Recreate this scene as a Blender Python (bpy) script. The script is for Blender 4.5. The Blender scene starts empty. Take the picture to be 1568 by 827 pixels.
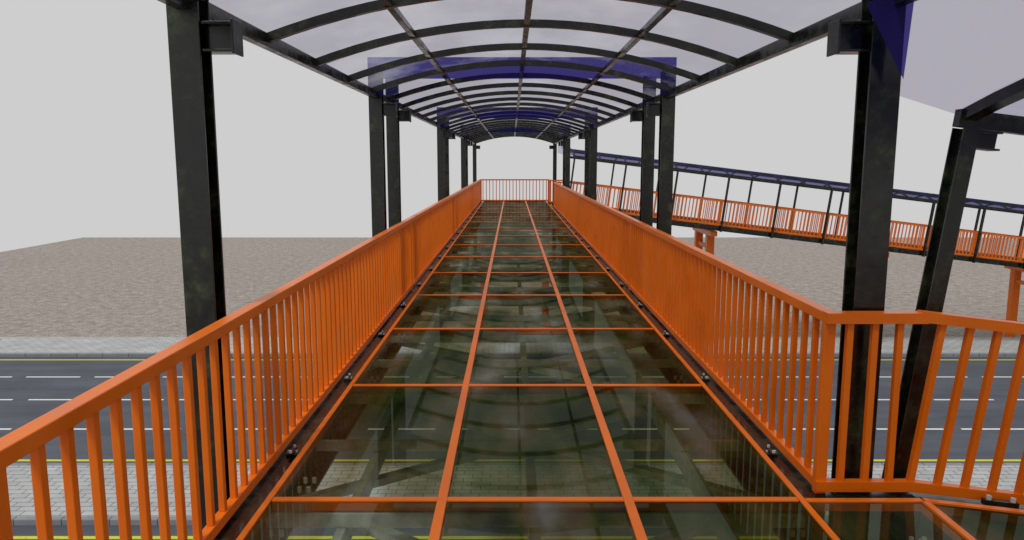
import bpy, math, random
from mathutils import Vector
random.seed(3)
scene=bpy.context.scene
F=5.77; CAMZ=7.5; GX0,GX1=-43.0,62.0

# ------------------------------------------------------------ materials
def newmat(name):
    m=bpy.data.materials.new(name); m.use_nodes=True
    nt=m.node_tree; nt.nodes.clear()
    return m,nt,nt.nodes,nt.links
def coords(nt,scale=(1,1,1),loc=(0,0,0)):
    g=nt.nodes.new('ShaderNodeNewGeometry'); mp=nt.nodes.new('ShaderNodeMapping')
    mp.inputs['Scale'].default_value=scale; mp.inputs['Location'].default_value=loc
    nt.links.new(g.outputs['Position'],mp.inputs['Vector']); return mp.outputs['Vector']
def noise(nt,vec,scale,detail=4,rough=.55):
    n=nt.nodes.new('ShaderNodeTexNoise'); n.inputs['Scale'].default_value=scale
    n.inputs['Detail'].default_value=detail; n.inputs['Roughness'].default_value=rough
    nt.links.new(vec,n.inputs['Vector']); return n.outputs['Fac']
def ramp(nt,fac,stops):
    r=nt.nodes.new('ShaderNodeValToRGB'); cr=r.color_ramp
    while len(cr.elements)<len(stops): cr.elements.new(.5)
    for e,(p,c) in zip(cr.elements,stops):
        e.position=p; e.color=(c[0],c[1],c[2],1) if not isinstance(c,(int,float)) else (c,c,c,1)
    nt.links.new(fac,r.inputs['Fac']); return r.outputs['Color']
def mixc(nt,a,b,fac,mode='MIX'):
    m=nt.nodes.new('ShaderNodeMixRGB'); m.blend_type=mode
    for k,v in (('Fac',fac),('Color1',a),('Color2',b)):
        if isinstance(v,(int,float)): m.inputs[k].default_value=v
        elif isinstance(v,tuple): m.inputs[k].default_value=(*v,1)
        else: nt.links.new(v,m.inputs[k])
    return m.outputs['Color']
def bump(nt,h,strength=.3,dist=.01):
    b=nt.nodes.new('ShaderNodeBump'); b.inputs['Strength'].default_value=strength
    b.inputs['Distance'].default_value=dist; nt.links.new(h,b.inputs['Height']); return b.outputs['Normal']
def principled(nt,col,rough=.5,metal=0.0,normal=None,spec=.5):
    p=nt.nodes.new('ShaderNodeBsdfPrincipled'); o=nt.nodes.new('ShaderNodeOutputMaterial')
    if isinstance(col,tuple): p.inputs['Base Color'].default_value=(*col,1)
    else: nt.links.new(col,p.inputs['Base Color'])
    if isinstance(rough,(int,float)): p.inputs['Roughness'].default_value=rough
    else: nt.links.new(rough,p.inputs['Roughness'])
    p.inputs['Metallic'].default_value=metal
    p.inputs['Specular IOR Level'].default_value=spec
    if normal: nt.links.new(normal,p.inputs['Normal'])
    nt.links.new(p.outputs[0],o.inputs['Surface']); return p

m,nt,_,_=newmat('orange_paint'); v=coords(nt)
n1=noise(nt,v,3,5); n2=noise(nt,v,60,3)
c=ramp(nt,n1,[(.3,(.76,.150,.004)),(.55,(.84,.175,.005)),(.8,(.89,.20,.010))])
principled(nt,c,ramp(nt,n1,[(.3,.26),(.7,.42)]),0,bump(nt,n2,.15,.002),.35); ORANGE=m

m,nt,_,_=newmat('dark_steel'); v=coords(nt)
n1=noise(nt,v,5,8,.7); n2=noise(nt,v,90,3); n3=noise(nt,v,24,5,.7)
c=ramp(nt,n1,[(.43,(.004,.005,.004)),(.54,(.010,.013,.007)),(.63,(.032,.044,.016)),(.75,(.085,.088,.058))])
c=mixc(nt,c,ramp(nt,n3,[(.35,.5),(.65,1.4)]),1,'MULTIPLY')
principled(nt,c,ramp(nt,n1,[(.35,.12),(.7,.45)]),0,bump(nt,n3,.12,.002),.55); STEEL=m

m,nt,_,_=newmat('galvanised_steel'); v=coords(nt)
n1=noise(nt,v,9,6,.6)
c=ramp(nt,n1,[(.35,(.42,.45,.42)),(.65,(.76,.80,.77))])
principled(nt,c,.4,.1); GALV=m

m,nt,_,_=newmat('gravel_ground'); v=coords(nt)
n1=noise(nt,v,2.2,10,.85); n2=noise(nt,v,.10,4); n3=noise(nt,v,9,5,.85)
c=ramp(nt,n1,[(.36,(.20,.175,.157)),(.5,(.34,.301,.272)),(.64,(.50,.450,.412))])
c=mixc(nt,c,ramp(nt,n2,[(.3,.93),(.7,1.0)]),1,'MULTIPLY')
c=mixc(nt,c,ramp(nt,n3,[(.38,.62),(.62,1.28)]),.9,'MULTIPLY')
principled(nt,c,.95,0,bump(nt,n3,.6,.05),.2); GRAVEL=m

m,nt,_,_=newmat('asphalt'); v=coords(nt)
n1=noise(nt,v,.5,6,.6); n2=noise(nt,v,45,4,.7); n3=noise(nt,coords(nt,(.15,1.6,1)),1.2,4)
c=ramp(nt,n1,[(.3,(.074,.083,.104)),(.7,(.108,.119,.144))])
c=mixc(nt,c,ramp(nt,n2,[(.3,.75),(.7,1.2)]),1,'MULTIPLY')
c=mixc(nt,c,ramp(nt,n3,[(.35,.85),(.65,1.08)]),1,'MULTIPLY')
principled(nt,c,.85,0,bump(nt,n2,.4,.01),.3); ASPHALT=m

def brick(name,c1,c2,mortar,w,h,scale,ms=.02):
    m,nt,_,_=newmat(name); v=coords(nt)
    b=nt.nodes.new('ShaderNodeTexBrick'); nt.links.new(v,b.inputs['Vector'])
    b.inputs['Color1'].default_value=(*c1,1); b.inputs['Color2'].default_value=(*c2,1)
    b.inputs['Mortar'].default_value=(*mortar,1); b.inputs['Scale'].default_value=scale
    b.inputs['Brick Width'].default_value=w; b.inputs['Row Height'].default_value=h
    b.inputs['Mortar Size'].default_value=ms
    n1=noise(nt,v,1.2,6,.65)
    c=mixc(nt,b.outputs['Color'],ramp(nt,n1,[(.3,.78),(.7,1.05)]),1,'MULTIPLY')
    principled(nt,c,.85,0,None,.3); return m
PAVING=brick('paving_blocks',(.50,.51,.51),(.43,.445,.45),(.17,.175,.18),.42,.21,1,.012)
KERB=brick('kerb_stone',(.29,.30,.33),(.25,.26,.29),(.09,.09,.09),1.0,5,1,.012)

def paint(name,col):
    m,nt,_,_=newmat(name); v=coords(nt); n=noise(nt,v,14,6,.7)
    c=mixc(nt,col,tuple(x*.55 for x in col),ramp(nt,n,[(.5,0.0),(.75,.8)]))
    principled(nt,c,.7); return m
WHITE=paint('white_road_paint',(.78,.79,.80)); YELLOW=paint('yellow_road_paint',(.62,.60,.05))

# roof sheet; whitish noise streaks paint in cloud-like reflections
def sheet(name,tint,edge,f0,f1,painted_refl=.06,streak=4):
    m,nt,N,L=newmat(name); v=coords(nt,(1,.5,1))
    lw=N.new('ShaderNodeLayerWeight'); lw.inputs['Blend'].default_value=.5
    mr=N.new('ShaderNodeMapRange'); mr.inputs['From Min'].default_value=f0; mr.inputs['From Max'].default_value=f1
    L.new(lw.outputs['Facing'],mr.inputs['Value'])
    tc=mixc(nt,tint,edge,mr.outputs['Result'])
    n=noise(nt,v,1.0,5,.6)
    tr=N.new('ShaderNodeBsdfTransparent'); L.new(tc,tr.inputs['Color'])
    df=N.new('ShaderNodeBsdfTranslucent'); df.inputs['Color'].default_value=(.8,.8,.84,1)
    gl=N.new('ShaderNodeBsdfGlossy'); gl.inputs['Roughness'].default_value=.12; gl.inputs['Color'].default_value=(.9,.9,1,1)
    m1=N.new('ShaderNodeMixShader'); L.new(ramp(nt,n,[(.48,painted_refl*.2),(.72,painted_refl*streak)]),m1.inputs[0]); L.new(tr.outputs[0],m1.inputs[1]); L.new(df.outputs[0],m1.inputs[2])
    m2=N.new('ShaderNodeMixShader'); m2.inputs[0].default_value=.03; L.new(m1.outputs[0],m2.inputs[1]); L.new(gl.outputs[0],m2.inputs[2])
    o=N.new('ShaderNodeOutputMaterial'); L.new(m2.outputs[0],o.inputs['Surface']); return m
SHEET=sheet('polycarbonate_sheet',(.71,.69,.75),(.58,.56,.65),.6,.98,.04,7)
RSHEET=sheet('polycarbonate_sheet_ramp',(.68,.66,.75),(.24,.24,.55),.60,.90,.02)
m,nt,N,L=newmat('blue_acrylic')
tr=N.new('ShaderNodeBsdfTransparent'); tr.inputs['Color'].default_value=(.12,.105,.38,1)
df=N.new('ShaderNodeBsdfDiffuse'); df.inputs['Color'].default_value=(.06,.05,.33,1)
mx=N.new('ShaderNodeMixShader'); mx.inputs[0].default_value=.3
L.new(tr.outputs[0],mx.inputs[1]); L.new(df.outputs[0],mx.inputs[2])
o=N.new('ShaderNodeOutputMaterial'); L.new(mx.outputs[0],o.inputs['Surface']); BLUE=m

# glass floor: tinted glass; green-brown and pale noise patches paint in tree and sky reflections
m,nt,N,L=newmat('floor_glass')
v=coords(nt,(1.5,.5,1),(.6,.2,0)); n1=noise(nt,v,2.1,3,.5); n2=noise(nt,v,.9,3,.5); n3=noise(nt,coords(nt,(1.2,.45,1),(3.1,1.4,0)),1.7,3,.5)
tint=ramp(nt,n2,[(.38,(.20,.25,.11)),(.47,(.34,.37,.20)),(.53,(.44,.40,.25)),(.62,(.72,.78,.70))])  # the tint patches carry part of the painted reflections
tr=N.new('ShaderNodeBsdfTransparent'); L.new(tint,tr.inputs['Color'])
painted_refl=N.new('ShaderNodeBsdfDiffuse')
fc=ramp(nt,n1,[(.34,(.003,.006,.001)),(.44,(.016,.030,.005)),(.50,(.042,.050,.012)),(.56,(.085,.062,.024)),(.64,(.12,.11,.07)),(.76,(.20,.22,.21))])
L.new(fc,painted_refl.inputs['Color'])
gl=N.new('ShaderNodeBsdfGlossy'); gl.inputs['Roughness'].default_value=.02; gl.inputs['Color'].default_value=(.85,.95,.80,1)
m1=N.new('ShaderNodeMixShader'); L.new(ramp(nt,n3,[(.40,.16),(.60,.62)]),m1.inputs[0]); L.new(tr.outputs[0],m1.inputs[1]); L.new(painted_refl.outputs[0],m1.inputs[2])
fr=N.new('ShaderNodeFresnel'); fr.inputs['IOR'].default_value=1.5
mr=N.new('ShaderNodeMapRange'); mr.inputs['From Min'].default_value=.04; mr.inputs['From Max'].default_value=.7
mr.inputs['To Min'].default_value=.04; mr.inputs['To Max'].default_value=.07; L.new(fr.outputs[0],mr.inputs['Value'])
m2=N.new('ShaderNodeMixShader'); L.new(mr.outputs[0],m2.inputs[0]); L.new(m1.outputs[0],m2.inputs[1]); L.new(gl.outputs[0],m2.inputs[2])
o=N.new('ShaderNodeOutputMaterial'); L.new(m2.outputs[0],o.inputs['Surface']); GLASS=m

# ------------------------------------------------------------ mesh builder
class MB:
    def __init__(s,T=None): s.v=[]; s.f=[]; s.T=T or (lambda p:p)
    def add(s,vs,fs):
        b=len(s.v); s.v+= [tuple(s.T(p)) for p in vs]; s.f+=[tuple(i+b for i in f) for f in fs]
    def box(s,x0,x1,y0,y1,z0,z1):
        s.add([(x0,y0,z0),(x1,y0,z0),(x1,y1,z0),(x0,y1,z0),(x0,y0,z1),(x1,y0,z1),(x1,y1,z1),(x0,y1,z1)],
              [(0,3,2,1),(4,5,6,7),(0,1,5,4),(1,2,6,5),(2,3,7,6),(3,0,4,7)])
    def quad(s,a,b,c,d): s.add([a,b,c,d],[(0,1,2,3)])
    def beam(s,p,q,w,h):
        p=Vector(p); q=Vector(q); d=(q-p).normalized(); up=Vector((0,0,1))
        if abs(d.z)>.95: up=Vector((0,1,0))
        r=d.cross(up).normalized()*w/2; u=r.cross(d).normalized()*h/2
        vs=[e+a*r+b*u for e in (p,q) for a,b in ((-1,-1),(1,-1),(1,1),(-1,1))]
        s.add(vs,[(0,1,2,3),(7,6,5,4),(0,4,5,1),(1,5,6,2),(2,6,7,3),(3,7,4,0)])
    def sweep(s,pts,w,h,axis):
        ax=Vector(axis); P=[Vector(p) for p in pts]; vs=[]; n=len(P)
        for i,p in enumerate(P):
            d=(P[min(i+1,n-1)]-P[max(i-1,0)]).normalized(); u=d.cross(ax).normalized()
            for a,b in ((-1,-1),(1,-1),(1,1),(-1,1)): vs.append(p+ax*w/2*a+u*h/2*b)
        fs=[(0,1,2,3),tuple(4*(n-1)+k for k in (3,2,1,0))]
        for i in range(n-1):
            for k in range(4): fs.append((4*i+k,4*i+4+k,4*i+4+(k+1)%4,4*i+(k+1)%4))
        s.add(vs,fs)
    def hpost(s,x,y,z0,z1,w=.16,d=.15,t=.014):
        s.box(x-w/2,x+w/2,y-d/2,y-d/2+t,z0,z1); s.box(x-w/2,x+w/2,y+d/2-t,y+d/2,z0,z1)
        s.box(x-t/2,x+t/2,y-d/2+t+.0005,y+d/2-t-.0005,z0+.001,z1-.001)
    def cyl(s,c,r,h,n=8):
        vs=[];
        for z in (0,h):
            for i in range(n):
                a=2*math.pi*i/n; vs.append((c[0]+r*math.cos(a),c[1]+r*math.sin(a),c[2]+z))
        fs=[tuple(range(n))[::-1],tuple(range(n,2*n))]+[(i,(i+1)%n,n+(i+1)%n,n+i) for i in range(n)]
        s.add(vs,fs)
    def obj(s,name,mat,parent=None,bevel=0,smooth=False):
        me=bpy.data.meshes.new(name); me.from_pydata(s.v,[],s.f); me.validate(); me.update()
        import bmesh
        bm=bmesh.new(); bm.from_mesh(me); bmesh.ops.recalc_face_normals(bm,faces=bm.faces); bm.to_mesh(me); bm.free()
        me.materials.append(mat)
        if smooth:
            for p in me.polygons: p.use_smooth=True
        o=bpy.data.objects.new(name,me); scene.collection.objects.link(o)
        if parent: o.parent=parent
        if bevel:
            b=o.modifiers.new('bevel','BEVEL'); b.width=bevel; b.segments=2; b.limit_method='ANGLE'
        return o
def empty(name):
    o=bpy.data.objects.new(name,None); scene.collection.objects.link(o); return o

# ------------------------------------------------------------ ground & roads
g=MB(); g.quad((GX0,-45,0),(GX1,-45,0),(GX1,74.8,0),(GX0,74.8,0)); g.obj('ground',GRAVEL)
def road(y0,y1,yl,ya,dashes):
    r=MB(); r.quad((GX0,y0,.004),(GX1,y0,.004),(GX1,y1,.004),(GX0,y1,.004)); R=r.obj('road',ASPHALT)
    w=MB()
    for k,yd in enumerate(dashes):
        x=GX0+.4+k*.7
        while x<GX1-2: w.quad((x,yd-.05,.008),(x+1.9,yd-.05,.008),(x+1.9,yd+.05,.008),(x,yd+.05,.008)); x+=2.4
    w.obj('lane_dashes',WHITE,R)
    l=MB()
    for yy in (yl,ya): l.quad((GX0,yy-.06,.008),(GX1,yy-.06,.008),(GX1,yy+.06,.008),(GX0,yy+.06,.008))
    l.obj('edge_lines',YELLOW,R)
road(17.70,28.35,18.15,27.9,(20.4,23.05,25.6))
road(4.30,14.72,14.2,4.75,(6.9,9.5,12.1))
def walk(name,y0,y1,k0,k1):
    s=MB(); a=y0+(.16 if k0 else 0); b=y1-(.16 if k1 else 0)
    s.box(GX0,GX1,a,b,-.05,.125); S=s.obj(name,PAVING)
    k=MB()
    if k0: k.box(GX0,GX1,y0,y0+.158,-.05,.135)
    if k1: k.box(GX0,GX1,y1-.158,y1,-.05,.135)
    k.obj('kerb',KERB,S,.02)
walk('median',14.72,17.70,True,True)
walk('sidewalk',28.35,31.2,True,False)
walk('sidewalk',1.4,4.30,False,True)
u=MB(); u.box(-22.6,-21.5,29.9,30.7,.1,.14); uc=u.obj('utility_cover',STEEL,None,.01)
u=MB()
for i in range(5): u.box(-22.5,-21.6,29.98+i*.15,30.03+i*.15,.139,.148)
u.obj('ribs',GALV,uc)

# ------------------------------------------------------------ main deck
P0,P1=-.38,33.6
bridge=empty('footbridge')
lines=[3.67+2*k for k in range(-2,16)]
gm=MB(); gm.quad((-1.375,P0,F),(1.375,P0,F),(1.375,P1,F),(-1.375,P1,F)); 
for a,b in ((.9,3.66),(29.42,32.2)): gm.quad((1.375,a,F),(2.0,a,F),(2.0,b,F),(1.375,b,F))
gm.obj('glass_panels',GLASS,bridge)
fm=MB()
for x in (-1.375,1.375): fm.box(x-.016,x+.016,P0,P1,F-.05,F+.010)
for x in (-.48,.48): fm.box(x-.025,x+.025,P0,P1,F-.05,F+.010)
for y in lines:
    for a,b in ((-1.355,-.505),(-.455,.455),(.505,1.355)): fm.box(a,b,y-.022,y+.022,F-.049,F+.0085)
for y in (.9,3.66,29.42,32.2): fm.box(1.395,1.99,y-.018,y+.018,F-.049,F+.0085)
fm.obj('floor_frame',ORANGE,bridge,.003)
em=MB()
def edgebeam(x,a,b):
    s=1 if x>0 else -1
    xa,xb=sorted((x,x+s*.20))
    em.box(xa,xb,a,b,F-.05,F-.03); em.box(xa,xb,a,b,F-.40,F-.38)
    c=(xa+xb)/2; em.box(c-.01,c+.01,a,b,F-.3795,F-.0505)
edgebeam(-1.40,P0-.1,P1+.1); edgebeam(1.40,3.68,29.4); edgebeam(1.40,32.22,P1+.1); edgebeam(1.40,P0-.1,.88)
for a in (.68,3.70,29.2,32.24): em.box(1.605,2.02,a,a+.16,F-.38,F-.028)
for a in (P0-.12,P1+.02): em.box(-1.39,1.39,a,a+.1,F-.36,F-.055)
em.obj('edge_beams',STEEL,bridge,.004)
um=MB()
um.box(-.03,.03,P0,P1,F-.34,F-.20)
for x in (-1.0,1.0): um.box(x-.025,x+.025,P0,P1,F-.26,F-.14)
for y in lines:
    um.box(-1.39,1.39,y-.03,y+.03,F-.139,F-.06)
    um.box(-1.39,1.39,y+.985,y+1.015,F-.13,F-.06)
um.obj('floor_joists',GALV,bridge,.004)
dm=MB()
y=-.7
while y<P1-1:
    for s in (-1,1):
        dm.beam((0,y,F-.30),(s*1.39,y+1.0,F-.30),.07,.05); dm.beam((s*1.39,y+1.0,F-.305),(0,y+2,F-.305),.07,.05)
    dm.box(-.16,.16,y-.12,y+.12,F-.345,F-.341)
    y+=2.0
dm.obj('wind_bracing',GALV,bridge,.003)
cm=MB(); bm_=MB()
def clamp(x,y,z):
    cm.box(x-.035,x+.035,y-.03,y+.03,z,z+.016); cm.box(x-.011,x+.011,y-.06,y+.06,z+.014,z+.030)
    for a in (-.045,.045):
        bm_.cyl((x,y+a,z+.030),.009,.014,6); bm_.cyl((x+a*.55,y,z+.016),.007,.012,6)
k=0
while True:
    y=4.35+1.57*k; k+=1
    if y>P1: break
    clamp(-1.45,y,F-.03)
    if y<29.2: clamp(1.45,y,F-.03)
cm.obj('deck_clamps',STEEL,bridge,.003); bm_.obj('clamp_bolts',GALV,bridge)
bm2=MB()
for y in lines:
    for s in (-1,1):
        for a in (-.5,-.3,.3,.5):
            for b in (0,.05): bm2.cyl((s*(1.22+b),y+a*.6,F-.04),.012,.03,6)
for y in (2.9,3.1,3.3):
    for b in (0,.06): bm2.cyl((1.75+b,y,F-.04),.012,.03,6)
bm2.obj('glass_fixings',GALV,bridge)
pm=MB()
for y in (1.0,31.6):
    for x in (-1.3,1.3): pm.box(x-.15,x+.15,y-.15,y+.15,0,F-.41)
    pm.box(-1.55,1.55,y-.12,y+.12,F-.62,F-.405)
pm.obj('end_piers',ORANGE,bridge,.01)

# ------------------------------------------------------------ railings
RH=.96
def rail_along(mb,axis,fixed,a,b,z,posts=()):
    def bx(p0,p1,hw,z0,z1):
        if axis=='y': mb.box(fixed-hw,fixed+hw,p0,p1,z0,z1)
        else: mb.box(p0,p1,fixed-hw,fixed+hw,z0,z1)
    bx(a,b,.034,z+RH-.055,z+RH); bx(a,b,.024,z-.01,z+.045)
    n=max(1,round((b-a)/.148)); st=(b-a)/n
    for i in range(1,n):
        c=a+i*st
        if any(abs(c-p)<.07 for p in posts): continue
        bx(c-.016,c+.016,.016,z+.044,z+RH-.054)
    for p in posts: bx(p-.025,p+.025,.029,z-.03,z+RH-.053)
def railing(specs):
    mb=MB()
    for s in specs: rail_along(mb,*s)
    return mb.obj('orange_railing',ORANGE,None,.004)
sec=[1.93,10.25,18.4,26.5]
railing([('y',-1.53,P0,P1,F,[P0+.03]+sec+[P1-.03])])
railing([('y',1.53,3.845,29.295,F,[3.83]+[10.25,18.4,26.5]+[29.3])])
railing([('x',P1+.035,-1.56,1.56,F,[-1.5,1.5])])
railing([('x',P0-.035,-1.56,1.56,F,[-1.5,1.5])])
railing([('y',1.53,P0,.715,F,[P0+.03,.73])])
railing([('y',1.53,32.395,P1,F,[32.38,P1-.03])])

# ------------------------------------------------------------ main canopy
can=empty('bridge_canopy'); W=1.76
EZ=CAMZ+.80; CZ=CAMZ+1.12
def arch(x): return CZ-(CZ-EZ)*(x/W)**2
rm=MB(); NS=20
xs=[-W+2*W*i/NS for i in range(NS+1)]
y=3.9-1.24*3
while y<P1+.1:
    rm.sweep([(x,y,arch(x)) for x in xs],.05,.06,(0,1,0)); y+=1.24
rm.obj('ribs',STEEL,can,0)
pu=MB()
for x in (-.93,0,.93): pu.box(x-.024,x+.024,P0,P1,arch(x)-.025,arch(x)+.02)
for x in (-W,W): pu.box(x-.03,x+.03,P0,P1,EZ-.05,EZ+.04)
pu.obj('purlins',STEEL,can,.003)
sm=MB(); xs2=[-1.82+3.64*i/28 for i in range(29)]
for i in range(28):
    a,b=xs2[i],xs2[i+1]; sm.quad((a,P0-.1,arch(a)+.038),(b,P0-.1,arch(b)+.038),(b,P1+.1,arch(b)+.038),(a,P1+.1,arch(a)+.038))
so=sm.obj('roof_sheet',SHEET,can,0,True)
pp=MB()
allp=[(3.965,True),(9.3,True),(10.55,True),(17.6,True),(18.8,True),(25.7,True),(26.9,True),(33.4,True)]
for y,tall in allp:
    for s in (-1,1):
        x=s*1.765
        pp.hpost(x,y,F-.42,(CAMZ+1.08) if tall else EZ-.055)
        xa,xb=sorted((s*1.684,s*1.53))
        pp.box(xa,xb,y-.06,y+.06,CAMZ+.685,CAMZ+.70); pp.box(xa,xb,y-.06,y+.06,CAMZ+.55,CAMZ+.565)
        pp.box(xa,xb,y-.008,y+.008,CAMZ+.5655,CAMZ+.6845)
        xa,xb=sorted((s*1.53,s*1.518)); pp.box(xa,xb,y-.07,y+.07,CAMZ+.54,CAMZ+.71)
        pp.box(x-.095,x+.095,y-.12,y+.12,F-.44,F-.421)
pp.obj('posts',STEEL,can,.003)
bp=MB()
for y in (9.2,17.5,25.6):
    bp.quad((-1.84,y,CAMZ+.98),(1.84,y,CAMZ+.98),(1.84,y,CAMZ+1.23),(-1.84,y,CAMZ+1.23))
    for s in (-1,1):
        a,b=sorted((s*1.84,s*1.66)); bp.quad((a,y,CAMZ+.78),(b,y,CAMZ+.78),(b,y,CAMZ+.979),(a,y,CAMZ+.979))
        bp.quad((a,y+1.25,CAMZ+.78),(b,y+1.25,CAMZ+.78),(b,y+1.25,CAMZ+1.15),(a,y+1.25,CAMZ+1.15))
t=3.78
bp.add([(1.59,t,CAMZ+.76),(1.83,t,CAMZ+.85),(1.80,t,CAMZ+.40)],[(0,1,2)])
bp.obj('blue_fascia_panels',BLUE,can)

# ------------------------------------------------------------ access ramps
th=math.atan(.122); cs,sn=math.cos(th),math.sin(th); UL=F/sn
def ramp_obj(yc,far):
    R=empty('access_ramp')
    def T(p): return (2.0+p[0]*cs+p[2]*sn, yc+p[1], F-p[0]*sn+p[2]*cs)
    L=UL-.3
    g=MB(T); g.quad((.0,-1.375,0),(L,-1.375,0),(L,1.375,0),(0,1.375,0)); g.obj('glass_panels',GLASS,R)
    f=MB(T)
    for v in (-1.375,-.48,.48,1.375): f.box(0,L,v-.02,v+.02,-.05,.010)
    for i in range(int(L/2)+1):
        for a,b in ((-1.355,-.5),(-.46,.46),(.5,1.355)): f.box(2*i-.02,2*i+.02,a,b,-.049,.0085)
    f.obj('floor_frame',ORANGE,R)
    e=MB(T)
    for s in (-1,1):
        a,b=sorted((s*1.41,s*1.63)); e.box(.02,L,a,b,-.22,-.03)
    for i in range(int(L)): e.box(i+.97,i+1.03,-1.4,1.4,-.2,-.06)
    e.obj('edge_beams',STEEL,R)
    r=MB(T)
    for s in (-1,1):
        v=s*1.53
        r.box(-.125,L,v-.0335,v+.0335,RH-.055,RH-.0005); r.box(-.02,L,v-.0235,v+.0235,-.0095,.045)
        n=int(L/.148)
        for i in range(0,n):
            u=i*.148; 
            if i and (u%2.0)<.08: continue
            r.box(u-.016,u+.016,v-.016,v+.016,.044,RH-.054)
        for i in range(1,int(L/2)+1): r.box(2*i-.03,2*i+.03,v-.03,v+.03,0.001,RH-.053)
    r.T=lambda p:p
    for s in (-1,1): rail_along(r,'x',yc+s*1.53,1.50,2.02,F)
    r.obj('railing',ORANGE,R,0)
    c=MB(T)
    ez,cz=(1.96,2.22) if far else (1.985,2.24); hw=1.74
    ar=lambda v: cz-(cz-ez)*(v/hw)**2
    vs=[-hw+2*hw*i/14 for i in range(15)]
    n=int(L); u0=.03
    for i in range(n):
        u=u0+i; c.sweep([(u,v,ar(v)) for v in vs],.07 if i==0 else .045,.06,(1,0,0))
    for v in (-hw,hw): c.box(u0-.05,L,v-.03,v+.03,ez-.06,ez+.03)
    for v in (-.9,0,.9): c.box(u0-.05,L,v-.02,v+.02,ar(v)-.022,ar(v)+.018)
    for i in range(int(L/2)):
        u=.05+2*i
        for s in (-1,1):
            v=s*1.76
            b_w=.042 if not far else .03
            c.box(u-b_w,u+b_w,v-.055,v-.045,-.24,ez-.061); c.box(u-b_w,u+b_w,v+.045,v+.055,-.24,ez-.061); c.box(u-.006,u+.006,v-.0445,v+.0445,-.24,ez-.062)
            if not far:
                c.box(u+.043,u+.17,v-.05,v+.05,ez-.16,ez-.15); c.box(u+.043,u+.17,v-.05,v+.05,ez-.072,ez-.062); c.box(u+.043,u+.169,v-.006,v+.006,ez-.1495,ez-.0725)
    c.obj('canopy_frame',STEEL,R)
    s=MB()
    vv=[-hw-.08+2*(hw+.08)*i/24 for i in range(25)]
    row0=[(1.84,yc+v,CAMZ+.38+.46*min(1,(hw+.08-abs(v))/.15)) for v in vv]
    row1=[T((.0,v,ar(v)+.04)) for v in vv]; row2=[T((L,v,ar(v)+.04)) for v in vv]
    for A,B in ((row0,row1),(row1,row2)):
        for i in range(24): s.quad(A[i],B[i],B[i+1],A[i+1])
    s.obj('roof_sheet',RSHEET,R,0,False)
    p=MB()
    for X in (7.8,14.6,21.4,28.2,35.0):
        zt=F-(X-2)*.122-.27
        for v in (-.9,.9): p.box(X-.15,X+.15,yc+v-.15,yc+v+.15,0,zt-.2)
        p.box(X-.13,X+.13,yc-1.5,yc+1.5,zt-.2,zt)
        if zt>2: p.box(X-.08,X+.08,yc-.75,yc+.75,zt-.75,zt-.6)
    p.obj('piers',ORANGE,R,.01)
    k=MB(T); kb=MB(T)
    for i in range(int(L/1.57)):
        for s in (-1,1):
            u=.45+1.57*i; v=s*1.455
            k.box(u-.09,u+.09,v-.018,v+.018,-.01,.02); k.box(u-.04,u+.04,v-.06,v+.06,-.03,-.008)
            for a in (-.065,.065): kb.cyl((u+a,v,.02),.014,.022,6)
    k.obj('deck_clamps',STEEL,R); kb.obj('clamp_bolts',GALV,R)
ramp_obj(2.28,False); ramp_obj(30.83,True)

# ------------------------------------------------------------ light, world, camera
w=bpy.data.worlds.new('World'); scene.world=w; w.use_nodes=True
bg=w.node_tree.nodes['Background']; bg.inputs[0].default_value=(.617,.617,.617,1); bg.inputs[1].default_value=1.0
sd=bpy.data.lights.new('sun','SUN'); sd.energy=1.5; sd.angle=math.radians(12); sd.color=(1,.97,.93)
so=bpy.data.objects.new('sun',sd); scene.collection.objects.link(so)
so.rotation_euler=Vector((-.35,-.45,1)).to_track_quat('Z','Y').to_euler()
cd=bpy.data.cameras.new('camera'); cam=bpy.data.objects.new('camera',cd); scene.collection.objects.link(cam)
cd.sensor_width=36; cd.lens=1150/1568*36; cd.clip_start=.05; cd.clip_end=500
cam.location=(-.12,0,CAMZ); cam.rotation_euler=(math.radians(90-8.21),0,0)
scene.camera=cam
scene.view_settings.view_transform='Standard'; scene.view_settings.look='None'; scene.view_settings.exposure=0
